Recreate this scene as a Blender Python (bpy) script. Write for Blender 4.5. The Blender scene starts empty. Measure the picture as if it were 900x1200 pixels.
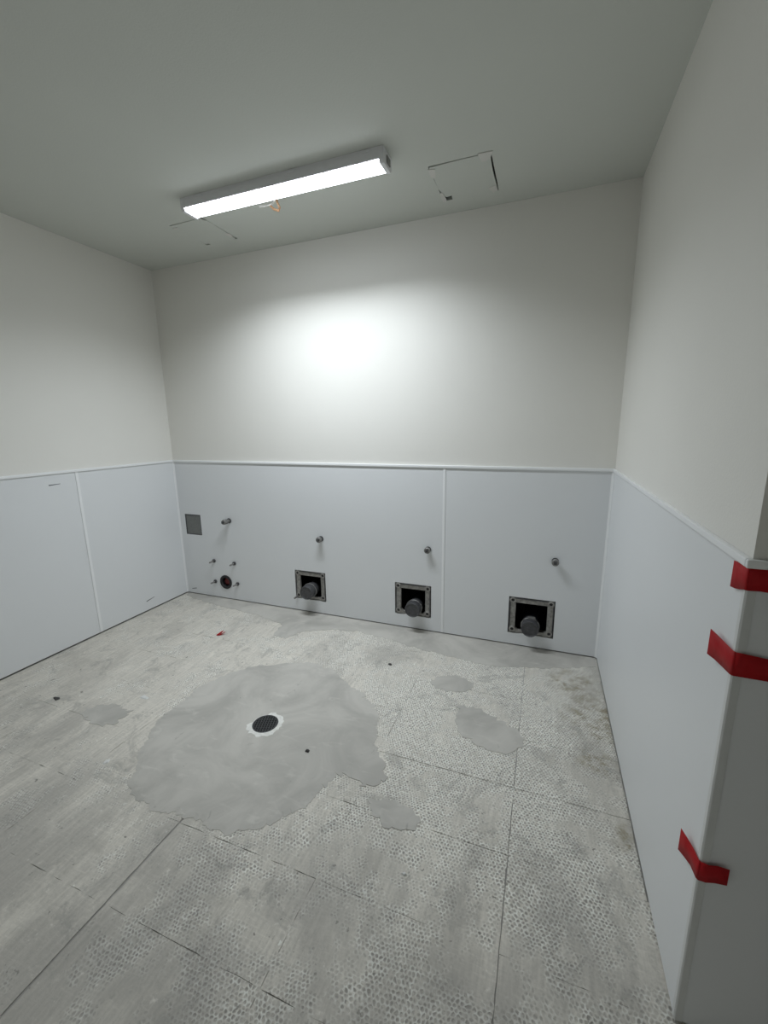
import bpy, bmesh, math, random
from mathutils import Vector, Matrix
random.seed(7)
SC = bpy.context.scene
COL = SC.collection

# ------------------------------------------------------------------ camera
CAM_POS = Vector((3.0332, -2.7955, 1.4944))
YAW, PITCH, ROLL, FPX = -0.3643, -0.202, -0.014, 492.489
fw = Vector((math.sin(YAW)*math.cos(PITCH), math.cos(YAW)*math.cos(PITCH), math.sin(PITCH)))
rt = Vector((math.cos(YAW), -math.sin(YAW), 0)); up = rt.cross(fw)
r2 = rt*math.cos(ROLL) + up*math.sin(ROLL); u2 = up*math.cos(ROLL) - rt*math.sin(ROLL)
cd = bpy.data.cameras.new('camera'); cam = bpy.data.objects.new('camera', cd); COL.objects.link(cam)
cd.sensor_fit = 'VERTICAL'; cd.sensor_height = 24.0; cd.lens = FPX/1200*24.0; cd.clip_start = 0.02
cam.matrix_world = Matrix(((r2.x, u2.x, -fw.x, CAM_POS.x), (r2.y, u2.y, -fw.y, CAM_POS.y),
                           (r2.z, u2.z, -fw.z, CAM_POS.z), (0, 0, 0, 1)))
SC.camera = cam

# ------------------------------------------------------------------ world, exposure
w = bpy.data.worlds.new('world'); SC.world = w; w.use_nodes = True
w.node_tree.nodes['Background'].inputs[0].default_value = (0.0, 0.0, 0.0, 1)
w.node_tree.nodes['Background'].inputs[1].default_value = 0.0
SC.view_settings.view_transform = 'Standard'; SC.view_settings.look = 'None'
SC.view_settings.gamma = 1.0; SC.view_settings.use_curve_mapping = False
SC.view_settings.exposure = 0.0
LAMP_STRENGTH = 9.5      # glow of the diffuser
LAMP_POWER = 20.8         # beam of the prismatic lens
LAMP_SPREAD = 140.0
LAMP_COLOR = (0.875, 0.94, 1.0)

# ------------------------------------------------------------------ material helpers
class NT:
    def __init__(s, name, rough=0.6, metal=0.0, spec=0.5):
        s.m = bpy.data.materials.new(name); s.m.use_nodes = True
        s.t = s.m.node_tree; s.b = s.t.nodes['Principled BSDF']
        s.b.inputs['Roughness'].default_value = rough; s.b.inputs['Metallic'].default_value = metal
        s.b.inputs['Specular IOR Level'].default_value = spec
    def n(s, typ, **kw):
        o = s.t.nodes.new(typ)
        for k, v in kw.items(): setattr(o, k, v)
        return o
    def put(s, sock, v):
        if hasattr(v, 'is_linked'): s.t.links.new(v, sock)
        elif isinstance(v, (tuple, list)) and len(v) == 3 and sock.type == 'RGBA': sock.default_value = (*v, 1)
        else: sock.default_value = v
    def pos(s):
        return s.n('ShaderNodeNewGeometry').outputs['Position']
    def mt(s, op, a, b=0.0, c=0.0, clamp=False):
        o = s.n('ShaderNodeMath', operation=op, use_clamp=clamp)
        s.put(o.inputs[0], a); s.put(o.inputs[1], b); s.put(o.inputs[2], c)
        return o.outputs[0]
    def xyz(s, v):
        o = s.n('ShaderNodeSeparateXYZ'); s.put(o.inputs[0], v); return o.outputs
    def comb(s, x, y, z=0.0):
        o = s.n('ShaderNodeCombineXYZ'); s.put(o.inputs[0], x); s.put(o.inputs[1], y); s.put(o.inputs[2], z); return o.outputs[0]
    def vmul(s, v, k):
        o = s.n('ShaderNodeVectorMath', operation='MULTIPLY'); s.put(o.inputs[0], v); o.inputs[1].default_value = k; return o.outputs[0]
    def noise(s, v, scale, detail=3.0, rough=0.55, dist=0.0):
        o = s.n('ShaderNodeTexNoise'); s.put(o.inputs['Vector'], v)
        o.inputs['Scale'].default_value = scale; o.inputs['Detail'].default_value = detail
        o.inputs['Roughness'].default_value = rough; o.inputs['Distortion'].default_value = dist
        return o.outputs['Fac']
    def ss(s, v, a, b, lo=0.0, hi=1.0):
        o = s.n('ShaderNodeMapRange', interpolation_type='SMOOTHSTEP'); s.put(o.inputs[0], v)
        o.inputs[1].default_value = a; o.inputs[2].default_value = b; o.inputs[3].default_value = lo; o.inputs[4].default_value = hi
        return o.outputs[0]
    def mix(s, f, a, b, blend='MIX'):
        o = s.n('ShaderNodeMix', data_type='RGBA', blend_type=blend)
        s.put(o.inputs[0], f); s.put(o.inputs[6], a); s.put(o.inputs[7], b); return o.outputs[2]
    def color(s, v): s.put(s.b.inputs['Base Color'], v)
    def bump(s, h, strength=0.3, dist=0.002):
        o = s.n('ShaderNodeBump'); o.inputs['Strength'].default_value = strength; o.inputs['Distance'].default_value = dist
        s.put(o.inputs['Height'], h); s.t.links.new(o.outputs[0], s.b.inputs['Normal'])

def paint(name, c, rough=0.55, peel=0.25, var=0.03):
    k = NT(name, rough, spec=0.35); p = k.pos()
    big = k.noise(p, 1.7, 3)
    k.color(k.mix(big, tuple(x*(1-var) for x in c), tuple(min(1, x*(1+var)) for x in c)))
    k.bump(k.noise(p, 160, 2, 0.5), peel, 0.0015)
    return k.m
def plain(name, c, rough=0.5, metal=0.0, var=0.12, scale=40, bump=0.0):
    k = NT(name, rough, metal); p = k.pos(); n = k.noise(p, scale, 4)
    k.color(k.mix(n, tuple(x*(1-var) for x in c), tuple(min(1, x*(1+var)) for x in c)))
    if bump: k.bump(n, bump, 0.003)
    return k.m

M = {}
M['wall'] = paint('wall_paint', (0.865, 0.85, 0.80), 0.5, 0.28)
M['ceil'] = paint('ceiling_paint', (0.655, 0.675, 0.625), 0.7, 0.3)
M['panel'] = paint('panel_plastic', (0.815, 0.83, 0.84), 0.36, 0.05, 0.015)
M['trim'] = plain('trim_plastic', (0.93, 0.94, 0.945), 0.3, var=0.02, scale=8)
M['corner'] = plain('corner_plastic', (0.72, 0.73, 0.72), 0.4, var=0.05, scale=20)
M['void'] = plain('wall_cavity', (0.02, 0.019, 0.018), 0.9)
M['white_metal'] = plain('white_enamel', (0.82, 0.82, 0.84), 0.4, var=0.03)
M['dark_metal'] = plain('dark_steel', (0.10, 0.10, 0.105), 0.45, 0.6, 0.45, 90, 0.2)
M['steel'] = plain('dirty_steel', (0.27, 0.265, 0.255), 0.5, 0.55, 0.45, 70, 0.25)
M['iron'] = plain('dirty_cast_iron', (0.31, 0.30, 0.28), 0.55, 0.2, 0.85, 42, 0.5)
M['cap'] = plain('dark_cap', (0.075, 0.075, 0.08), 0.45, 0.2, 0.6, 60, 0.4)
M['grey_plate'] = plain('galvanised_plate', (0.20, 0.205, 0.195), 0.55, 0.2, 0.2, 60)
M['red_plug'] = plain('red_plug', (0.16, 0.012, 0.012), 0.5, var=0.3)
M['wire'] = plain('copper_wire_scrap', (0.62, 0.36, 0.20), 0.5, var=0.3, scale=120)
M['wire_white'] = plain('white_wire', (0.8, 0.78, 0.74), 0.5, var=0.1)
M['black'] = plain('black_iron', (0.022, 0.022, 0.024), 0.45, 0.2, 0.3)
M['grate'] = plain('grate_iron', (0.075, 0.077, 0.08), 0.4, 0.4, 0.5, 160)
M['chip'] = plain('plaster_chip', (0.72, 0.72, 0.70), 0.8, var=0.1)
M['stone'] = plain('dark_chip', (0.07, 0.068, 0.065), 0.8, var=0.4)
M['mud'] = plain('joint_compound', (0.72, 0.71, 0.67), 0.8, var=0.05)
M['scuff'] = plain('scuff_grey', (0.16, 0.17, 0.18), 0.6, var=0.2)

k = NT('red_tape', 0.55, spec=0.25); p = k.pos(); n = k.noise(p, 45, 4)
k.color(k.mix(n, (0.34, 0.003, 0.006), (0.50, 0.006, 0.011))); k.bump(k.noise(p, 90, 3), 0.25, 0.002); M['tape'] = k.m
k = NT('lamp_diffuser', 0.4); k.color((0.9, 0.9, 0.9))
k.b.inputs['Emission Color'].default_value = (*LAMP_COLOR, 1); k.b.inputs['Emission Strength'].default_value = LAMP_STRENGTH
M['lens'] = k.m

def mortar_material():
    k = NT('tile_mortar', 0.85, spec=0.2); p = k.pos(); X, Y, Z = k.xyz(p)
    # staggered dot imprint left by the backs of the tiles
    pit = 0.0130
    w1 = k.mt('SUBTRACT', k.noise(p, 42, 3), 0.5); w2 = k.mt('SUBTRACT', k.noise(k.vmul(p, (-1, -1, 1)), 37, 3), 0.5)
    lo = k.mt('SUBTRACT', k.noise(p, 4.0, 1), 0.5)
    px = k.mt('ADD', X, k.mt('ADD', k.mt('MULTIPLY', w1, 0.017), k.mt('MULTIPLY', lo, 0.06)))
    py = k.mt('ADD', Y, k.mt('ADD', k.mt('MULTIPLY', w2, 0.017), k.mt('MULTIPLY', lo, -0.05)))
    v = k.mt('DIVIDE', py, pit*0.866); row = k.mt('FLOOR', v)
    u = k.mt('ADD', k.mt('DIVIDE', px, pit), k.mt('MULTIPLY', k.mt('FLOORED_MODULO', row, 2.0), 0.5))
    du = k.mt('SUBTRACT', k.mt('FRACT', u), 0.5); dv = k.mt('MULTIPLY', k.mt('SUBTRACT', k.mt('FRACT', v), 0.5), 0.866)
    d = k.mt('SQRT', k.mt('ADD', k.mt('MULTIPLY', du, du), k.mt('MULTIPLY', dv, dv)))
    dot = k.ss(d, 0.46, 0.16)
    dot = k.mt('MULTIPLY', dot, k.ss(k.noise(p, 60, 3, 0.6), 0.30, 0.62))
    ring = k.mt('MULTIPLY', k.ss(d, 0.30, 0.45), k.ss(k.noise(p, 75, 3, 0.6), 0.36, 0.60))
    # where the imprint survived
    m1 = k.noise(p, 3.1, 5, 0.62, 0.4); m2 = k.noise(p, 17, 4, 0.62); m3 = k.noise(k.vmul(p, (26, 7, 1)), 1.0, 3, 0.6)
    bias = k.mt('MULTIPLY', k.ss(X, 0.9, 2.8), 0.19)
    near = k.mt('MULTIPLY', k.ss(Y, -2.5, -1.0), 0.08)
    mm = k.mt('ADD', k.mt('ADD', m1, bias), k.mt('ADD', near, k.mt('ADD', k.mt('MULTIPLY', k.mt('SUBTRACT', m2, 0.5), 0.55), k.mt('MULTIPLY', k.mt('SUBTRACT', m3, 0.5), 0.35))))
    M1 = k.ss(mm, 0.56, 0.78)
    # trowel streaks run along the joints
    st = k.noise(k.vmul(p, (85, 5.5, 1)), 1.0, 4, 0.6, 0.3)
    st2 = k.noise(k.vmul(p, (14, 130, 1)), 1.0, 3, 0.6)
    blot = k.noise(p, 5.5, 6, 0.65, 0.6); fine = k.noise(p, 140, 4, 0.7)
    smear = k.mix(k.ss(st, 0.3, 0.72), (0.542, 0.514, 0.459), (0.705, 0.668, 0.600))
    smear = k.mix(k.ss(k.noise(p, 90, 4, 0.7), 0.35, 0.65, 0, 0.35), smear, (0.832, 0.790, 0.709))
    smear = k.mix(k.mt('MULTIPLY', k.ss(st2, 0.52, 0.7), 0.35), smear, (0.882, 0.839, 0.756))
    web = k.mix(ring, (0.686, 0.649, 0.582), (0.920, 0.920, 0.862))
    hexc = k.mix(dot, web, (0.311, 0.296, 0.268))
    c = k.mix(M1, smear, hexc)
    c = k.mix(k.ss(blot, 0.42, 0.30, 0, 0.5), c, (0.504, 0.477, 0.424))
    c = k.mix(k.mt('MULTIPLY', k.ss(blot, 0.56, 0.75), 0.5), c, (0.907, 0.864, 0.773))
    sp = k.noise(p, 38, 2, 0.5)
    c = k.mix(k.ss(sp, 0.70, 0.76, 0, 0.8), c, (0.920, 0.920, 0.862))
    c = k.mix(k.ss(sp, 0.31, 0.26, 0, 0.75), c, (0.175, 0.166, 0.145))
    c = k.mix(k.ss(k.noise(p, 9.0, 4, 0.7), 0.36, 0.28, 0, 0.55), c, (0.328, 0.312, 0.278))
    c = k.mix(k.ss(k.noise(k.vmul(p, (2.2, 1.3, 1)), 1.0, 5, 0.7, 0.5), 0.52, 0.36, 0, 0.4), c, (0.408, 0.388, 0.351))
    sc = k.mt('ADD', k.noise(k.vmul(p, (3.0, 1.6, 1)), 1.0, 5, 0.68, 0.4), k.mt('MULTIPLY', k.ss(Y, -1.2, -2.3), 0.22))
    c = k.mix(k.ss(sc, 0.52, 0.80, 0, 0.55), c, (0.349, 0.336, 0.313))
    bl = k.noise(p, 6.5, 6, 0.72, 0.8)
    c = k.mix(k.ss(bl, 0.47, 0.33, 0, 0.5), c, (0.327, 0.317, 0.294))
    c = k.mix(k.ss(k.noise(p, 24, 5, 0.7), 0.60, 0.74, 0, 0.55), c, (0.872, 0.844, 0.777))
    # brownish water stain by the right-hand wall
    for (sx, sy, sr) in ((3.27, -0.33, 0.20), (3.38, -0.62, 0.26), (3.33, -0.95, 0.12), (3.42, -1.3, 0.1)):
        ax = k.mt('SUBTRACT', X, sx); ay = k.mt('SUBTRACT', Y, sy)
        dd = k.mt('SQRT', k.mt('ADD', k.mt('MULTIPLY', ax, ax), k.mt('MULTIPLY', ay, ay)))
        f = k.mt('MULTIPLY', k.ss(dd, sr, sr*0.2), k.ss(k.noise(p, 16, 4, 0.6), 0.42, 0.66))
        c = k.mix(k.mt('MULTIPLY', f, 0.7), c, (0.23, 0.185, 0.09))
    k.color(c)
    h = k.mt('ADD', k.mt('MULTIPLY', k.mt('MULTIPLY', dot, M1), -0.9), k.mt('ADD', k.mt('MULTIPLY', st, 0.4), k.mt('MULTIPLY', fine, 0.35)))
    k.bump(h, 0.6, 0.003)
    return k.m
M['mortar'] = mortar_material()

def patch_material():
    k = NT('smooth_cement', 0.62, spec=0.3); p = k.pos()
    a = k.noise(p, 3.2, 5, 0.6, 0.9); b = k.noise(k.vmul(p, (7, 22, 1)), 1.0, 4, 0.6, 0.8); f = k.noise(p, 220, 2)
    c = k.mix(k.ss(a, 0.3, 0.7), (0.434, 0.419, 0.385), (0.580, 0.558, 0.513))
    c = k.mix(k.ss(b, 0.56, 0.74, 0, 0.4), c, (0.693, 0.670, 0.616))
    s = k.noise(p, 21, 3, 0.5); c = k.mix(k.ss(s, 0.27, 0.22, 0, 0.6), c, (0.259, 0.254, 0.236))
    c = k.mix(k.ss(k.noise(k.vmul(p, (1, 0.6, 1)), 13, 5, 0.72, 1.2), 0.36, 0.28, 0, 0.45), c, (0.263, 0.253, 0.231))
    k.color(c); k.bump(k.mt('ADD', k.mt('MULTIPLY', f, 0.2), a), 0.12, 0.004)
    return k.m
M['patch'] = patch_material()
M['slab'] = plain('slab_concrete', (0.33, 0.32, 0.30), 0.9, var=0.3, scale=14)
M['grout'] = plain('white_mortar', (0.80, 0.79, 0.75), 0.9, var=0.22, scale=70, bump=0.6)

# ------------------------------------------------------------------ mesh helpers
class MB:
    def __init__(s): s.v = []; s.f = []
    def add(s, vs, fs):
        o = len(s.v); s.v += [tuple(q) for q in vs]; s.f += [tuple(i+o for i in f) for f in fs]; return s
    def box(s, x0, x1, y0, y1, z0, z1):
        vs = [(x, y, z) for z in (z0, z1) for y in (y0, y1) for x in (x0, x1)]
        return s.add(vs, [(0, 2, 3, 1), (4, 5, 7, 6), (0, 1, 5, 4), (2, 6, 7, 3), (0, 4, 6, 2), (1, 3, 7, 5)])
    def prism(s, pts, a, b, axis=2):
        def q(p, t): return {2: (p[0], p[1], t), 1: (p[0], t, p[1]), 0: (t, p[0], p[1])}[axis]
        n = len(pts); vs = [q(p, a) for p in pts] + [q(p, b) for p in pts]
        return s.add(vs, [tuple(range(n)), tuple(range(2*n-1, n-1, -1))] + [(i, i+n, (i+1) % n+n, (i+1) % n) for i in range(n)])
    def lathe(s, prof, c, axis=1, n=28, jit=0.0):
        """prof: (radius, offset along axis) list; ends are closed when radius is 0"""
        vs = []; fs = []; m = len(prof)
        for i in range(n):
            a = 2*math.pi*i/n; j = 1+random.uniform(-jit, jit)
            for (r, h) in prof:
                e = (r*j*math.cos(a), r*j*math.sin(a))
                vs.append({2: (c[0]+e[0], c[1]+e[1], c[2]+h), 1: (c[0]+e[0], c[1]+h, c[2]+e[1]), 0: (c[0]+h, c[1]+e[0], c[2]+e[1])}[axis])
        for i in range(n):
            k2 = (i+1) % n
            for q in range(m-1): fs.append((i*m+q, k2*m+q, k2*m+q+1, i*m+q+1))
        return s.add(vs, fs)
    def tube(s, pts, r, n=8):
        pts = [Vector(q) for q in pts]; vs = []; fs = []
        for i, q in enumerate(pts):
            d = (pts[min(i+1, len(pts)-1)]-pts[max(i-1, 0)]).normalized()
            a = d.orthogonal().normalized(); b = d.cross(a)
            for j in range(n):
                t = 2*math.pi*j/n; vs.append(q + a*r*math.cos(t) + b*r*math.sin(t))
        for i in range(len(pts)-1):
            for j in range(n): fs.append((i*n+j, i*n+(j+1) % n, (i+1)*n+(j+1) % n, (i+1)*n+j))
        fs += [tuple(range(n-1, -1, -1)), tuple(range((len(pts)-1)*n, len(pts)*n))]
        return s.add(vs, fs)
    def build(s, name, mat, parent=None, smooth=False, bevel=0.0, merge=True):
        me = bpy.data.meshes.new(name); me.from_pydata(s.v, [], s.f)
        bm = bmesh.new(); bm.from_mesh(me)
        if merge: bmesh.ops.remove_doubles(bm, verts=bm.verts, dist=1e-6)
        bmesh.ops.recalc_face_normals(bm, faces=bm.faces); bm.to_mesh(me); bm.free()
        me.materials.append(M[mat])
        o = bpy.data.objects.new(name, me); COL.objects.link(o)
        if parent is not None:
            o.parent = parent; o.matrix_parent_inverse = parent.matrix_world.inverted() if False else Matrix.Translation(-parent.location)
        if smooth:
            for f in me.polygons: f.use_smooth = True
            md = o.modifiers.new('edges', 'EDGE_SPLIT'); md.split_angle = math.radians(38)
        if bevel:
            md = o.modifiers.new('bevel', 'BEVEL'); md.width = bevel; md.segments = 2; md.limit_method = 'ANGLE'
        return o

def tag(o, label, cat, group=None):
    o['label'] = label; o['category'] = cat
    if group: o['group'] = group
    return o
def thing(name, label, cat, loc, group=None):
    o = bpy.data.objects.new(name, None); COL.objects.link(o); o.location = loc; o.empty_display_size = 0.05
    return tag(o, label, cat, group)
def struct(o, label, cat):
    o['kind'] = 'structure'; o['label'] = label; o['category'] = cat; return o

def holed(mb, axis, u0, u1, v0, v1, t0, t1, holes):
    """a slab in the u-v plane between t0 and t1 along axis with rectangular holes, as solid cells around the holes"""
    us = sorted({u0, u1, *[h[0] for h in holes], *[h[1] for h in holes]})
    vs = sorted({v0, v1, *[h[2] for h in holes], *[h[3] for h in holes]})
    us = [x for x in us if u0 <= x <= u1]; vs = [x for x in vs if v0 <= x <= v1]
    def q(u, v, t): return {2: (u, v, t), 1: (u, t, v), 0: (t, u, v)}[axis]
    solid = {}
    for i in range(len(us)-1):
        for j in range(len(vs)-1):
            cu = (us[i]+us[i+1])/2; cv = (vs[j]+vs[j+1])/2
            solid[i, j] = not any(h[0] < cu < h[1] and h[2] < cv < h[3] for h in holes)
    for (i, j), ok in solid.items():
        if not ok: continue
        a, b, c, d = us[i], us[i+1], vs[j], vs[j+1]
        for t in (t0, t1): mb.add([q(a, c, t), q(b, c, t), q(b, d, t), q(a, d, t)], [(0, 1, 2, 3)])
        for (di, dj, e) in ((-1, 0, ((a, c), (a, d))), (1, 0, ((b, c), (b, d))), (0, -1, ((a, c), (b, c))), (0, 1, ((a, d), (b, d)))):
            if not solid.get((i+di, j+dj), False):
                mb.add([q(*e[0], t0), q(*e[1], t0), q(*e[1], t1), q(*e[0], t1)], [(0, 1, 2, 3)])
    return mb

def rough_outline(pts, step=0.03, jit=0.006, closed=True):
    """outline resampled and roughened, for broken edges of mortar and cement"""
    out = []; n = len(pts)
    for i in range(n if closed else n-1):
        a = Vector(pts[i]); b = Vector(pts[(i+1) % n]); L = (b-a).length; k = max(1, int(L/step))
        for j in range(k):
            q = a.lerp(b, j/k); out.append((q.x+random.uniform(-jit, jit), q.y+random.uniform(-jit, jit)))
    return out
def waver(pts, amp=0.012):
    ph = [random.uniform(0, 6.28) for _ in range(4)]; n = len(pts); out = []
    for i, q in enumerate(pts):
        t = 2*math.pi*i/n; e = amp*(math.sin(9*t+ph[0])+0.7*math.sin(17*t+ph[1])+0.5*math.sin(29*t+ph[2]))/2
        a = Vector(pts[i-1]); b = Vector(pts[(i+1) % n]); d = (b-a).normalized()
        out.append((q[0]+d.y*e, q[1]-d.x*e))
    return out
def smooth_outline(pts, per=6):
    """closed Catmull-Rom through the points"""
    n = len(pts); out = []
    for i in range(n):
        p0, p1, p2, p3 = [Vector(pts[(i+k) % n]) for k in (-1, 0, 1, 2)]
        for j in range(per):
            t = j/per
            q = 0.5*((2*p1)+(p2-p0)*t+(2*p0-5*p1+4*p2-p3)*t*t+(3*p1-p0-3*p2+p3)*t**3)
            out.append((q.x, q.y))
    return out

# ------------------------------------------------------------------ room dimensions
W, H, L, HW = 3.425, 2.7396, 1.804, 1.22
XR, YF = 4.15, -3.4           # unseen space behind and beside the camera, sized to raise bounce light
GAP = 0.009                   # the open joint between the wall boards and the floor
PT = 0.004                    # panel thickness; the panel faces lie on the room's planes

# floor ------------------------------------------------------------
floor = struct(MB().box(-0.3, XR+0.3, YF-0.3, 0.4, -0.15, -0.003).build('floor', 'slab'),
               'bare concrete floor with rough tile mortar left on it', 'floor')
for ix in range(0, 8):
    for iy in range(-5, 11):
        x0, x1 = ix*0.6-0.006, ix*0.6+0.594; y1 = -1.212-iy*0.302; y0 = y1-0.302
        x0 = max(x0, 0.002); x1 = min(x1, XR-0.002); y1 = min(y1, -0.002); y0 = max(y0, YF+0.002)
        if x1-x0 < 0.03 or y1-y0 < 0.03: continue
        if x0 < W < x1 and y0 > -L: x1 = W-0.002
        if x0 >= W-0.05 and y1 > -L:
            if y0 > -L+0.0: continue
            y1 = -L-0.004
        if x0 < W < x1 and y0 < -L < y1:
            pass
        g = [random.uniform(-0.0004, 0.0008) for _ in range(4)]
        if abs(x0-1.794) < 0.02 and y1 < -1.3: g[0] = 0.004
        if abs(x1-1.794) < 0.02 and y1 < -1.3: g[1] = 0.004
        if abs(x0-2.994) < 0.02: g[0] = 0.0025
        if abs(y1+1.212) < 0.02 and x0 > 2.3: g[3] = 0.0025
        o = rough_outline([(x0+g[0], y0+g[2]), (x1-g[1], y0+g[2]), (x1-g[1], y1-g[3]), (x0+g[0], y1-g[3])], 0.03, 0.0016)
        MB().prism(o, -0.003, random.uniform(-0.0002, 0.0002)).build('mortar_bed', 'mortar', floor)

DR = (1.773, -1.244)
main = [(1.4, -1.703), (1.325, -1.597), (1.225, -1.381), (1.21, -1.134), (1.317, -0.892), (1.521, -0.728), (1.771, -0.671), (1.981, -0.75),
        (2.15, -0.859), (2.285, -0.964), (2.342, -1.142), (2.33, -1.30), (2.249, -1.49), (2.18, -1.642),
        (2.092, -1.738), (1.974, -1.789), (1.813, -1.795), (1.681, -1.8), (1.582, -1.81), (1.494, -1.786)]
mo = rough_outline(waver(smooth_outline(main, 5), 0.016), 0.011, 0.009)
mo.sort(key=lambda q: math.atan2(q[1]-DR[1], q[0]-DR[0]))
# radial mesh with a round opening for the drain
mb = MB(); n = len(mo); vs = []
for i, q in enumerate(mo):
    a = math.atan2(q[1]-DR[1], q[0]-DR[0])
    e = (DR[0]+0.068*math.cos(a), DR[1]+0.068*math.sin(a))
    vs += [(q[0], q[1], -0.002), (q[0], q[1], 0.0012), (DR[0]+(q[0]-DR[0])*0.96, DR[1]+(q[1]-DR[1])*0.96, 0.0032), (e[0], e[1], 0.0032), (e[0], e[1], -0.002)]
mb.add(vs, [(i*5+j, (i+1) % n*5+j, (i+1) % n*5+j+1, i*5+j+1) for i in range(n) for j in range(4)])
mb.build('cement_patch', 'patch', floor)
def patch(pts, z=0.0022, jit=0.009, per=5):
    MB().prism(rough_outline(waver(smooth_outline(pts, per), 0.011), 0.012, jit), -0.002, z).build('cement_patch', 'patch', floor)
patch([(2.25, -1.20), (2.33, -1.17), (2.40, -1.23), (2.453, -1.297), (2.47, -1.364), (2.413, -1.417), (2.36, -1.40), (2.27, -1.38)], 0.0024)
patch([(2.681, -0.822), (2.688, -0.761), (2.802, -0.764), (2.918, -0.827), (2.982, -0.85), (3.021, -0.916), (2.973, -1.014), (2.879, -1.037), (2.775, -1.005), (2.702, -0.951)])
patch([(2.445, -1.476), (2.521, -1.449), (2.607, -1.458), (2.67, -1.506), (2.609, -1.55), (2.525, -1.555)])
patch([(2.483, -0.612), (2.539, -0.518), (2.665, -0.502), (2.731, -0.568), (2.666, -0.642), (2.546, -0.659)], 0.0016)
patch([(0.773, -1.504), (0.79, -1.446), (0.889, -1.395), (1.017, -1.41), (1.034, -1.482), (0.986, -1.54), (0.891, -1.54)], 0.0016, 0.011)
strip = [(0.044, -0.046), (0.274, -0.115), (0.531, -0.154), (0.905, -0.183), (1.22, -0.26), (1.24, -0.43), (1.36, -0.45), (1.425, -0.31), (1.623, -0.212),
         (1.816, -0.173), (2.032, -0.207), (2.303, -0.262), (2.544, -0.292), (2.768, -0.319), (3.021, -0.26), (3.22, -0.19), (3.37, -0.127)]
MB().prism(rough_outline(strip, 0.02, 0.011, False) + [(3.41, -0.11), (3.42, 0.003), (0.01, 0.003)], -0.002, 0.0016).build('cement_strip', 'patch', floor)

# ceiling ----------------------------------------------------------
cp_r = (2.415, 2.718, -0.503, -0.150); cp_l = (0.757, 1.022, -0.522, -0.205)
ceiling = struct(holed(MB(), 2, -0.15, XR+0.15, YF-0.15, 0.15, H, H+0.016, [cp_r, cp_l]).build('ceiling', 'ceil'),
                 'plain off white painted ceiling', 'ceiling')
MB().box(0.6, 2.9, -0.65, -0.02, H+0.12, H+0.13).build('dark_backing', 'void', ceiling)  # black sheet added overhead so the gaps around the patches read dark

# walls ------------------------------------------------------------
BX = [(1.178, 1.460, 0.110, 0.354), (2.046, 2.324, 0.106, 0.354), (2.866, 3.158, 0.090, 0.354)]
PLATE = (0.068, 0.243, 0.568, 0.752); PLUG = (0.461, 0.159)
plug_sq = (PLUG[0]-0.043, PLUG[0]+0.043, PLUG[1]-0.043, PLUG[1]+0.043)
holes = BX + [PLATE, plug_sq]
wall_back = struct(holed(MB(), 1, -0.15, W+0.15, GAP, H-0.0005, PT, 0.02, holes).build('wall_back', 'wall'),
                   'off white painted back wall above pale blue grey panels', 'wall')
MB().box(-0.1, W+0.1, 0.30, 0.32, -0.003, 1.3).build('cavity_back', 'void', wall_back)
def wpanel(mb, parent): return mb.build('wall_panel', 'panel', parent)
SEAM = 2.409
wpanel(holed(MB(), 1, 0.004, SEAM-0.003, GAP, HW-0.004, 0.0, PT, [h for h in holes if h[0] < SEAM]), wall_back)
wpanel(holed(MB(), 1, SEAM+0.003, W-0.004, GAP, HW-0.004, 0.0, PT, [h for h in holes if h[0] > SEAM]), wall_back)

wall_left = struct(MB().box(-0.15, -PT, YF, PT, GAP, H-0.0005).build('wall_left', 'wall'),
                   'off white painted left wall above three pale panels', 'wall')
ys = [-0.004, -0.829, -2.049, YF]
for a, b in zip(ys, ys[1:]):
    wpanel(MB().box(-PT, 0.0, b+0.003, a-0.003, GAP, HW-0.004), wall_left)
# short grey scratches on the panels
for (y, z, ln, an) in ((-0.978, 1.142, 0.072, 0.02), (-0.39, 0.092, 0.08, 0.15)):
    MB().prism([(y-ln/2, z-0.004-an*ln/2), (y+ln/2, z-0.001+an*ln/2), (y+ln/2, z+0.002+an*ln/2), (y-ln/2, z+0.004-an*ln/2)], 0.0, 0.0006, 0).build('scratch', 'scuff', wall_left)
MB().prism([(0.06, 0.045), (0.115, 0.055), (0.112, 0.061), (0.06, 0.051)], -0.0006, 0.0, 1).build('scratch', 'scuff', wall_back)

wall_right = struct(MB().box(W+PT, W+0.15, -L+PT, PT, GAP, H-0.0005).build('wall_right', 'wall'),
                    'off white painted right wall above one long pale panel', 'wall')
wpanel(MB().box(W, W+PT, -L+0.002, -0.004, GAP, HW-0.004), wall_right)
wall_return = struct(MB().box(W+0.15, XR+0.15, -L+PT, -L+0.15, GAP, H-0.0005).build('wall_return', 'wall'),
                     'shaded end wall around the outside corner on the right', 'wall')
for a, b in ((W+0.014, XR),):
    wpanel(MB().box(a+0.002, b-0.002, -L, -L+PT, GAP, HW-0.004), wall_return)
struct(MB().box(XR, XR+0.15, YF, -L+PT, GAP, H-0.0005).build('wall_side', 'wall'), 'off white wall beside the camera, out of view', 'wall')
struct(MB().box(-0.15, XR+0.15, YF-0.15, YF, GAP, H-0.0005).build('wall_front', 'wall'), 'off white wall behind the camera, out of view', 'wall')

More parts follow.
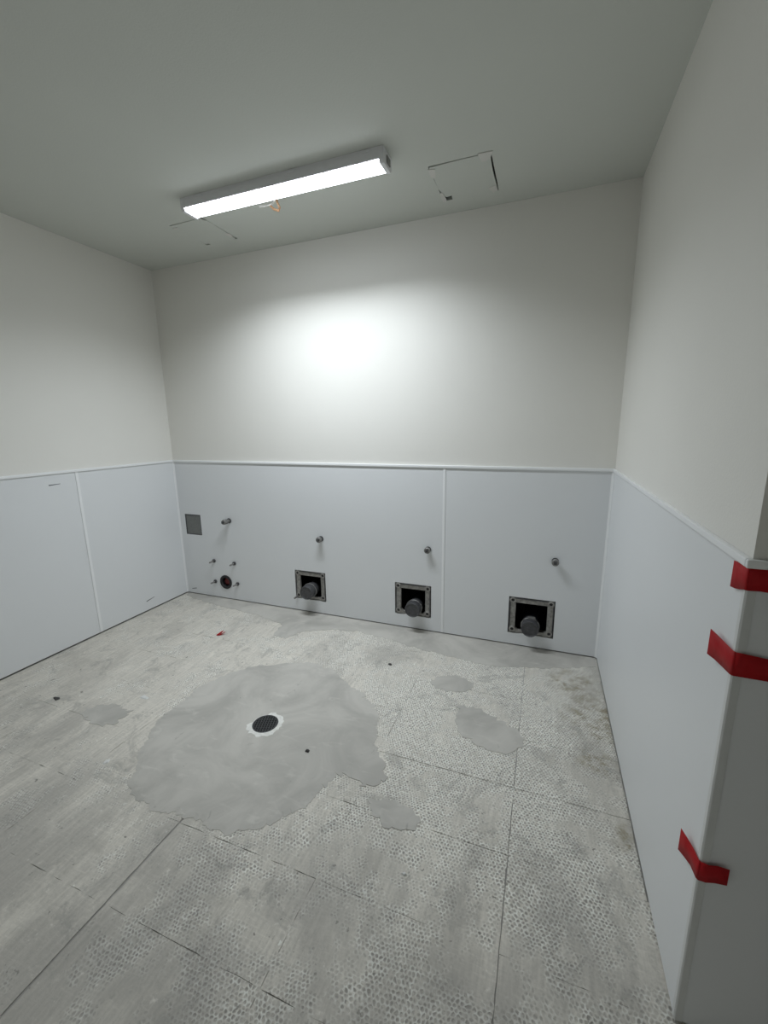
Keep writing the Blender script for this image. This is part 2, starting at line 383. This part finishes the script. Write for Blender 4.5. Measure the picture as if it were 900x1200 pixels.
# trims ------------------------------------------------------------
tn = [0]
def trim(mb, label, mat='trim', bevel=0.003):
    tn[0] += 1; return struct(mb.build('trim_%d' % tn[0], mat, None, False, bevel), label, 'trim')
z0, z1 = HW-0.009, HW+0.009
trim(MB().box(0.0, W, -0.009, PT, z0, z1), 'white cap strip along the panel top on the back wall')
trim(MB().box(-PT, 0.009, YF, -0.009, z0, z1), 'white cap strip along the panel top on the left wall')
trim(MB().box(W-0.009, W+PT, -L+0.001, -0.009, z0, z1), 'white cap strip along the panel top on the right wall')
trim(MB().box(W-0.009, XR, -L-0.009, -L+0.001, z0, z1), 'white cap strip on the shaded end wall')
trim(MB().box(SEAM-0.009, SEAM+0.009, -0.0035, 0.0, GAP, z0), 'vertical joint strip between the two back panels')
trim(MB().box(0.0, 0.004, ys[1]-0.010, ys[1]+0.010, GAP, z0), 'vertical joint strip between the left wall panels')
trim(MB().box(0.0, 0.004, ys[2]-0.010, ys[2]+0.010, GAP, z0), 'vertical joint strip on the left wall nearest the camera')
trim(MB().prism([(0.0, 0.0), (0.011, 0.0), (0.011, -0.003), (0.005, -0.006), (0.003, -0.011), (0.0, -0.011)], GAP, z0), 'inside corner strip where left and back panels meet', bevel=0)
trim(MB().prism([(W, 0.0), (W-0.013, 0.0), (W-0.013, -0.003), (W-0.005, -0.006), (W-0.003, -0.013), (W, -0.013)], GAP, z0), 'inside corner strip where right and back panels meet', bevel=0)
trim(MB().prism([(W-0.002, -L+0.012), (W, -L+0.012), (W, -L), (W+0.016, -L), (W+0.016, -L-0.002), (W+0.001, -L-0.003), (W-0.002, -L)], GAP, z0),
     'grey outside corner strip held on by red tape', 'corner', 0)

# ------------------------------------------------------------------ ceiling light
lx0, lx1, ly0, ly1 = 1.070, 2.270, -0.740, -0.628
zc = H; zl = H-0.050; zb = H-0.064
lamp = thing('ceiling_light', 'long white strip light, switched on, mounted on the ceiling', 'ceiling light', ((lx0+lx1)/2, (ly0+ly1)/2, H))
MB().prism([(ly0, zc), (ly0, zl), (ly0+0.006, zl), (ly0+0.006, zc-0.006), (ly1-0.006, zc-0.006), (ly1-0.006, zl), (ly1, zl), (ly1, zc)], lx0+0.022, lx1-0.022, 0).build('housing', 'white_metal', lamp)
sec = [(ly0+0.007, zl+0.006), (ly0+0.007, zb+0.008), (ly0+0.011, zb+0.004), (ly0+0.020, zb), (ly1-0.020, zb), (ly1-0.011, zb+0.004), (ly1-0.007, zb+0.008), (ly1-0.007, zl+0.006)]
MB().prism(sec, lx0+0.0225, lx1-0.0225, 0).build('diffuser', 'lens', lamp)
for a, b in ((lx0, lx0+0.022), (lx1-0.022, lx1)):
    MB().prism([(ly0-0.001, zc), (ly0-0.001, zl-0.002), (ly0+0.009, zb-0.002), (ly1-0.009, zb-0.002), (ly1+0.001, zl-0.002), (ly1+0.001, zc)], a, b, 0).build('end_cap', 'white_metal', lamp, bevel=0.002)
for x in (1.20, 1.78, 2.18):
    MB().box(x-0.02, x+0.02, ly0-0.0035, ly0, zc-0.014, zc-0.004).build('clip', 'white_metal', lamp)
MB().box(lx1, lx1+0.004, -0.70, -0.655, zc-0.05, zc-0.02).build('knockout', 'steel', lamp)

ld = bpy.data.lights.new('lamp_beam', 'AREA'); ld.shape = 'RECTANGLE'; ld.size = lx1-lx0-0.06; ld.size_y = ly1-ly0-0.045
ld.energy = LAMP_POWER; ld.spread = math.radians(LAMP_SPREAD); ld.color = LAMP_COLOR
lb = bpy.data.objects.new('lamp_beam', ld); COL.objects.link(lb); lb.parent = lamp; lb.location = (0, 0, zb-0.001-H)

# loose wires beside the lamp
ws = thing('wire_scrap', 'short bent copper coloured wire hanging beside the strip light', 'wire', (1.565, -0.520, H))
MB().tube([(1.570, -0.555, H), (1.575, -0.556, H-0.03), (1.585, -0.550, H-0.055), (1.575, -0.545, H-0.068), (1.545, -0.545, H-0.055), (1.520, -0.550, H-0.03)], 0.006).build('bent_wire', 'wire', ws, True)
MB().tube([(1.570, -0.552, H-0.008), (1.540, -0.552, H-0.03), (1.500, -0.556, H-0.036), (1.460, -0.560, H-0.034)], 0.005).build('insulated_end', 'wire_white', ws, True)

# ------------------------------------------------------------------ ceiling patches
def ceiling_patch(hole, corner_cuts, quad, label, notches):
    t = thing('ceiling_patch', label, 'ceiling patch', ((hole[0]+hole[1])/2, (hole[2]+hole[3])/2, H), 'filled openings in the ceiling')
    MB().prism(quad, H-0.0015, H+0.012).build('patch_board', 'ceil', t)
    for pts in notches:
        MB().prism(pts, H-0.004, H-0.0005).build('plaster_smear', 'mud', t)
    return t
x0, x1, y0, y1 = cp_r
ceiling_patch(cp_r, 0, [(x0+0.004, y0+0.011), (x0+0.16, y0+0.004), (x1-0.006, y0+0.005), (x1-0.010, y0+0.15), (x1-0.006, y1-0.05), (x1-0.003, y1), (x0+0.05, y1), (x0+0.055, y1-0.045), (x0+0.022, y1-0.04), (x0+0.015, y1-0.07), (x0+0.001, y1-0.14)],
              'square patched opening in the ceiling, right of the strip light',
              [[(x0-0.006, y0+0.02), (x0+0.028, y0+0.03), (x0+0.012, y0+0.11), (x0-0.008, y0+0.09)],
               [(x1-0.06, y0-0.012), (x1+0.008, y0-0.008), (x1-0.01, y0+0.05), (x1-0.05, y0+0.055)],
               [(x0-0.004, y1-0.09), (x0+0.014, y1-0.10), (x0+0.02, y1-0.02), (x0+0.012, y1+0.01), (x0-0.004, y1)],
               [(x1-0.05, y1-0.05), (x1-0.012, y1-0.06), (x1-0.004, y1-0.01), (x1-0.03, y1+0.006)]])
x0, x1, y0, y1 = cp_l
ceiling_patch(cp_l, 0, [(x0+0.002, y0+0.007), (x0+0.13, y0+0.003), (x1-0.03, y0+0.003), (x1-0.012, y0+0.03), (x1-0.002, y0+0.035), (x1-0.003, y1-0.07), (x1-0.014, y1-0.045), (x1-0.012, y1-0.008), (x1-0.05, y1), (x0+0.045, y1), (x0+0.03, y1-0.016), (x0+0.005, y1-0.02), (x0+0.002, y1-0.1)],
              'square patched opening in the ceiling, left end of the strip light',
              [[(x1-0.03, y1-0.10), (x1+0.006, y1-0.09), (x1+0.002, y1-0.05), (x1-0.02, y1-0.05)],
               [(x0-0.004, y0+0.03), (x0+0.03, y0+0.035), (x0+0.02, y0+0.06), (x0-0.004, y0+0.05)]])

# ------------------------------------------------------------------ things in the back wall
# blank plate
pl = thing('wall_plate', 'square grey metal blank plate set into the back wall by the corner', 'wall plate', ((PLATE[0]+PLATE[1])/2, 0.01, PLATE[2]))
MB().box(PLATE[0]+0.004, PLATE[1]-0.004, 0.004, 0.010, PLATE[2]+0.004, PLATE[3]-0.004).build('plate', 'grey_plate', pl, bevel=0.001)
for (a, b, c, d) in ((PLATE[0], PLATE[1], PLATE[3]-0.009, PLATE[3]), (PLATE[0], PLATE[1], PLATE[2], PLATE[2]+0.007), (PLATE[0], PLATE[0]+0.008, PLATE[2]+0.007, PLATE[3]-0.009), (PLATE[1]-0.008, PLATE[1], PLATE[2]+0.007, PLATE[3]-0.009)):
    MB().box(a, b, 0.0005, 0.016, c, d).build('edge', 'dark_metal', pl)

# capped water pipes
def stub(x, z, ln, label, tilt=0.0):
    t = thing('pipe_stub', label, 'pipe', (x, 0.0, z), 'capped supply pipes on the back wall')
    MB().lathe([(0.0, 0.05), (0.0135, 0.05), (0.0135, -ln*0.5), (0.0, -ln*0.5)], (x, 0, z), 1, 16).build('pipe', 'steel', t, True)
    MB().lathe([(0.0, 0.0), (0.019, 0.0), (0.022, -0.002), (0.022, -0.004), (0.0, -0.004)], (x, 0, z), 1, 18).build('collar', 'dark_metal', t, True)
    MB().lathe([(0.0, -ln*0.42), (0.0215, -ln*0.42), (0.0225, -ln*0.5), (0.0225, -ln*0.9), (0.019, -ln), (0.0, -ln)], (x, 0, z), 1, 12).build('cap', 'steel', t, True)
    sq = 0.009
    MB().box(x-sq, x+sq, -ln-0.010, -ln+0.001, z-sq, z+sq).build('plug_head', 'dark_metal', t, bevel=0.001)
stub(0.555, 0.722, 0.075, 'capped steel pipe stub right of the square grey plate')
stub(1.437, 0.637, 0.050, 'capped steel pipe stub above the first wall box from the left')
stub(2.300, 0.630, 0.040, 'capped steel pipe stub beside the panel joint, above the middle wall box')
stub(3.138, 0.630, 0.045, 'capped steel pipe stub above the wall box nearest the right corner')

# outlet closed with a red plug, and its four bolts
dp = thing('plugged_outlet', 'round dark drain outlet with a red plug in the back wall', 'drain outlet', (PLUG[0], 0.0, PLUG[1]))
MB().lathe([(0.038, 0.12), (0.042, 0.12), (0.042, 0.0), (0.063, 0.0), (0.063, -0.006), (0.059, -0.009), (0.044, -0.009), (0.038, -0.002), (0.038, 0.12)], (PLUG[0], 0, PLUG[1]), 1, 32).build('collar', 'black', dp, True)
MB().lathe([(0.0, 0.045), (0.038, 0.045), (0.038, 0.028), (0.026, 0.024), (0.024, 0.014), (0.0, 0.014)], (PLUG[0], 0, PLUG[1]), 1, 28).build('plug', 'red_plug', dp, True)
for (x, z, lab) in ((0.352, 0.345, 'threaded bolt above and left of the red plugged outlet'), (0.572, 0.343, 'threaded bolt above and right of the red plugged outlet'),
                    (0.345, 0.152, 'threaded bolt left of the red plugged outlet, near the floor'), (0.590, 0.158, 'threaded bolt right of the red plugged outlet, near the floor')):
    t = thing('threaded_bolt', lab, 'bolt', (x, 0, z), 'bolts around the plugged outlet')
    pr = [(0.0, 0.03)]; y = 0.03
    while y > -0.062:
        pr += [(0.0072, y), (0.0056, y-0.002)]; y -= 0.004
    pr += [(0.0, y)]
    MB().lathe(pr, (x, 0, z), 1, 10).build('rod', 'steel', t, True)
    MB().lathe([(0.0, 0.0), (0.0165, 0.0), (0.0165, -0.013), (0.0, -0.013)], (x, 0, z), 1, 6).build('nut', 'dark_metal', t)

# carrier frames with capped waste pipes
order = ('left of the three', 'middle of the three', 'right of the three')
for i, (x0, x1, z0, z1) in enumerate(BX):
    lab = ('dirty iron frame around the wall opening farthest left', 'dirty iron frame around the middle wall opening, left of the panel joint',
           'dirty iron frame around the wall opening nearest the right corner')[i]
    t = thing('carrier_frame', lab, 'frame', ((x0+x1)/2, 0.0, z0), 'iron frames in the back wall')
    a, b, c, d = x0+0.006, x1-0.006, z0+0.006, z1-0.006; bw = 0.040; tw = 0.036
    ya, yb = 0.003, 0.024
    MB().box(a, b, ya, yb, d-tw, d).build('top_rail', 'iron', t, bevel=0.004)
    MB().box(a, a+bw, ya, yb, c, d-tw).build('side_rail', 'iron', t, bevel=0.004)
    MB().box(b-bw, b, ya, yb, c, d-tw).build('side_rail', 'iron', t, bevel=0.004)
    MB().box(a+bw, b-bw, 0.009, yb, c, c+0.020).build('bottom_rail', 'iron', t, bevel=0.003)
    # raised outer lip
    for (e, f, g, h) in ((a, b, d-0.006, d), (a, a+0.006, c, d-0.006), (b-0.006, b, c, d-0.006)):
        MB().box(e, f, -0.001, ya+0.001, g, h).build('lip', 'dark_metal', t)
    # corner lugs with bolt holes
    for (lx, lz) in ((a+bw*0.5, d-tw*0.5), (b-bw*0.5, d-tw*0.5), (a+bw*0.55, c+0.024), (b-bw*0.55, c+0.024)):
        lug = MB().lathe([(0.011, ya), (0.021, ya), (0.021, -0.001), (0.019, -0.003), (0.011, -0.003), (0.011, ya)], (lx, 0, lz), 1, 18).build('lug', 'iron', t, True)
        MB().lathe([(0.0, ya+0.001), (0.0108, ya+0.001), (0.0108, ya-0.001), (0.0, ya-0.001)], (lx, 0, lz), 1, 14).build('bolt_hole', 'black', lug)
    for sx in (a+bw, b-bw):
        s = 1 if sx == a+bw else -1
        MB().prism([(sx, c), (sx+s*0.028, c), (sx+s*0.016, c+0.022), (sx, c+0.034)], ya, yb, 1).build('gusset', 'iron', t)
    if i == 0:
        MB().tube([(a+0.012, 0.0, c+0.014), (a+0.008, -0.045, c+0.008)], 0.008, 10).build('bolt', 'steel', t)
    # pipe
    px = ((x0+x1)/2+0.016, (x0+x1)/2+0.020, (x0+x1)/2-0.002)[i]; pz = (0.208, 0.187, 0.172)[i]; out = (0.100, 0.085, 0.082)[i]; r = 0.054
    pp = thing('waste_pipe', ('dark waste pipe with a dented cap in the leftmost framed opening', 'dark waste pipe with a round cap in the middle framed opening',
                              'dark capped waste pipe in the framed opening nearest the right corner')[i], 'pipe', (px, 0.0, pz), 'capped waste pipes in the wall openings')
    MB().lathe([(0.0, 0.295), (r*0.92, 0.295), (r*0.92, -out*0.35), (0.0, -out*0.35)], (px, 0, pz), 1, 28).build('pipe', 'black', pp, True)
    MB().lathe([(r*0.93, 0.012), (r, 0.010), (r*1.04, -out*0.3), (r*1.04, -out*0.92), (r*0.98, -out), (r*0.90, -out), (r*0.86, -out+0.004), (0.0, -out+0.004)], (px, 0, pz), 1, 24, 0.012).build('cap', 'cap', pp, True)
    MB().tube([(px+(r*1.06)*math.cos(q), -out*0.35, pz+(r*1.06)*math.sin(q)) for q in [k*2*math.pi/28 for k in range(29)]], 0.0035, 6).build('clamp_band', 'steel', pp, True)
    if i == 2:
        MB().box(px-0.016, px+0.030, -out*0.5, -out*0.2, pz+r*0.98, pz+r*1.18).build('clamp_screw', 'steel', pp, bevel=0.002)

# ------------------------------------------------------------------ floor drain
fd = thing('floor_drain', 'round black grated floor drain in the middle of the large cement patch', 'floor drain', (DR[0], DR[1], 0.003))
MB().lathe([(0.0, 0.0), (0.066, 0.0), (0.066, 0.0012), (0.0, 0.0012)], (DR[0], DR[1], 0.0), 2, 32).build('dark_disc', 'void', fd)  # flat black disc stands in for the shade down inside the drain
mb = MB(); pr = []
n = 44; vs = []
for i in range(n):
    a = 2*math.pi*i/n
    ro = 0.090+random.uniform(-0.008, 0.008); 
    if 1.9 < a < 3.3: ro = 0.069+random.uniform(0, 0.003)
    vs += [(DR[0]+0.0655*math.cos(a), DR[1]+0.0655*math.sin(a), 0.0008), (DR[0]+0.0655*math.cos(a), DR[1]+0.0655*math.sin(a), 0.0045),
           (DR[0]+(ro-0.002)*math.cos(a), DR[1]+(ro-0.002)*math.sin(a), 0.0048), (DR[0]+ro*math.cos(a), DR[1]+ro*math.sin(a), 0.003)]
mb.add(vs, [(i*4+j, (i+1) % n*4+j, (i+1) % n*4+j+1, i*4+j+1) for i in range(n) for j in range(3)]).build('mortar_ring', 'grout', fd)
MB().lathe([(0.060, 0.0012), (0.0655, 0.0012), (0.0655, 0.0052), (0.060, 0.0052), (0.060, 0.0012)], (DR[0], DR[1], 0.0), 2, 36).build('rim', 'grate', fd, True)
for dirn in (0, 1):
    for j in range(-4, 5):
        o = j*0.0135; hl = math.sqrt(max(0.0606**2-o*o, 0))
        m = MB().box(-hl, hl, o-0.0018, o+0.0018, 0.0012, 0.0046+0.0003*dirn)
        ca, sa = math.cos(0.35+dirn*math.pi/2), math.sin(0.35+dirn*math.pi/2)
        m.v = [(DR[0]+x*ca-y*sa, DR[1]+x*sa+y*ca, z) for x, y, z in m.v]
        m.build('bar', 'grate', fd)

# ------------------------------------------------------------------ red tape on the corner
def tape(label, side, end):
    """side: rows of (y, lift off the wall, z_top, z_bottom) from the free end to the corner; end: rows of (x, lift, z_top, z_bottom)"""
    rows = [((W-0.0035-l, y, a), (W-0.0035-l+0.0, y, b)) for (y, l, a, b) in side]
    rows += [((x, -L-0.0045-l, a), (x, -L-0.0045-l, b)) for (x, l, a, b) in end]
    vs = []; 
    for t, b in rows:
        m = tuple((t[i]+b[i])/2 for i in range(3)); vs += [t, m, b]
    fs = [(i*3+j, i*3+j+1, (i+1)*3+j+1, (i+1)*3+j) for i in range(len(rows)-1) for j in range(2)]
    o = MB().add(vs, fs).build('red_tape', 'tape', None, True)
    md = o.modifiers.new('solid', 'SOLIDIFY'); md.thickness = 0.0006; md.offset = 1.0
    return tag(o, label, 'tape', 'strips of red tape on the corner')
tape('top strip of red tape wrapped around the outside corner under the cap strip',
     [(-1.752, 0.004, 1.209, 1.152), (-1.766, 0.001, 1.210, 1.153), (-1.785, 0.0, 1.212, 1.158), (-1.8045, 0.0005, 1.2145, 1.165)],
     [(W-0.001, 0.0005, 1.2145, 1.165), (W+0.02, 0.001, 1.2135, 1.166), (W+0.06, 0.0005, 1.210, 1.162), (W+0.10, 0.001, 1.207, 1.159)])
tape('middle strip of red tape with a lifted end on the outside corner',
     [(-1.712, 0.012, 1.034, 0.972), (-1.735, 0.005, 1.030, 0.972), (-1.765, 0.001, 1.028, 0.973), (-1.8045, 0.0005, 1.031, 0.978)],
     [(W-0.001, 0.0005, 1.031, 0.978), (W+0.02, 0.003, 1.030, 0.979), (W+0.055, 0.002, 1.026, 0.978), (W+0.10, 0.001, 1.020, 0.972)])
tape('short bottom strip of red tape with both ends lifted on the outside corner',
     [(-1.724, 0.014, 0.500, 0.436), (-1.745, 0.007, 0.498, 0.440), (-1.77, 0.001, 0.498, 0.446), (-1.8045, 0.0005, 0.504, 0.452)],
     [(W-0.001, 0.0005, 0.504, 0.452), (W+0.012, 0.004, 0.504, 0.455), (W+0.03, 0.003, 0.508, 0.460), (W+0.050, 0.008, 0.512, 0.468)])

# ------------------------------------------------------------------ debris on the floor
def chip(name, x, y, r, h, mat, label, cat, zb=0.0003, n=6, sq=0.7):
    pts = []
    for i in range(n):
        a = 2*math.pi*i/n+random.uniform(-0.3, 0.3); q = r*random.uniform(0.65, 1.1)
        pts.append((x+q*math.cos(a), y+sq*q*math.sin(a)))
    m = MB(); lo = [(*q, zb) for q in pts]; hi = [(x+(q[0]-x)*0.6, y+(q[1]-y)*0.6, zb+h*random.uniform(0.7, 1.1)) for q in pts]
    m.add(lo+hi, [tuple(range(n)), tuple(range(2*n-1, n-1, -1))] + [(i, (i+1) % n, (i+1) % n+n, i+n) for i in range(n)])
    return tag(m.build(name, mat), label, cat, 'debris on the floor')
rs = MB()
for (a, b, c, d) in (((-0.035, -0.035), (0.0, -0.045), (0.028, 0.03), (-0.006, 0.03)), ((0.0, -0.03), (0.02, -0.03), (0.062, 0.02), (0.046, 0.032))):
    rs.add([(0.868+0.62*q[0], -0.55+0.62*q[1], 0.002+h) for q, h in zip((a, b, c, d), (0.0, 0.002, 0.022, 0.014))] +
           [(0.868+0.62*q[0], -0.55+0.62*q[1], 0.0003+h) for q, h in zip((a, b, c, d), (0.0, 0.001, 0.020, 0.012))],
           [(0, 1, 2, 3), (7, 6, 5, 4), (0, 4, 5, 1), (1, 5, 6, 2), (2, 6, 7, 3), (3, 7, 4, 0)])
tag(rs.build('tape_scrap', 'tape'), 'crumpled scrap of red tape lying on the floor', 'tape scrap')
chip('stone_chip', 2.073, -1.333, 0.014, 0.010, 'stone', 'dark chip lying on the large cement patch right of the drain', 'debris', 0.0032)
chip('stone_chip', 2.189, -0.513, 0.015, 0.010, 'stone', 'dark chip on the mortar below the middle wall opening', 'debris')
chip('plaster_chip', 0.985, -1.29, 0.035, 0.004, 'chip', 'white plaster flake left of the large cement patch', 'debris', n=8, sq=0.5)
chip('plaster_chip', 2.67, -1.70, 0.010, 0.007, 'chip', 'small white plaster crumb below the smallest cement patch', 'debris', n=4, sq=1)
chip('plaster_chip', 1.235, -1.70, 0.018, 0.005, 'chip', 'white plaster sliver at the left edge of the large patch', 'debris', n=5, sq=1.2)
chip('stone_chip', 0.52, -1.47, 0.030, 0.006, 'stone', 'dark flat flake on the floor near the left wall', 'debris', n=7, sq=0.5)
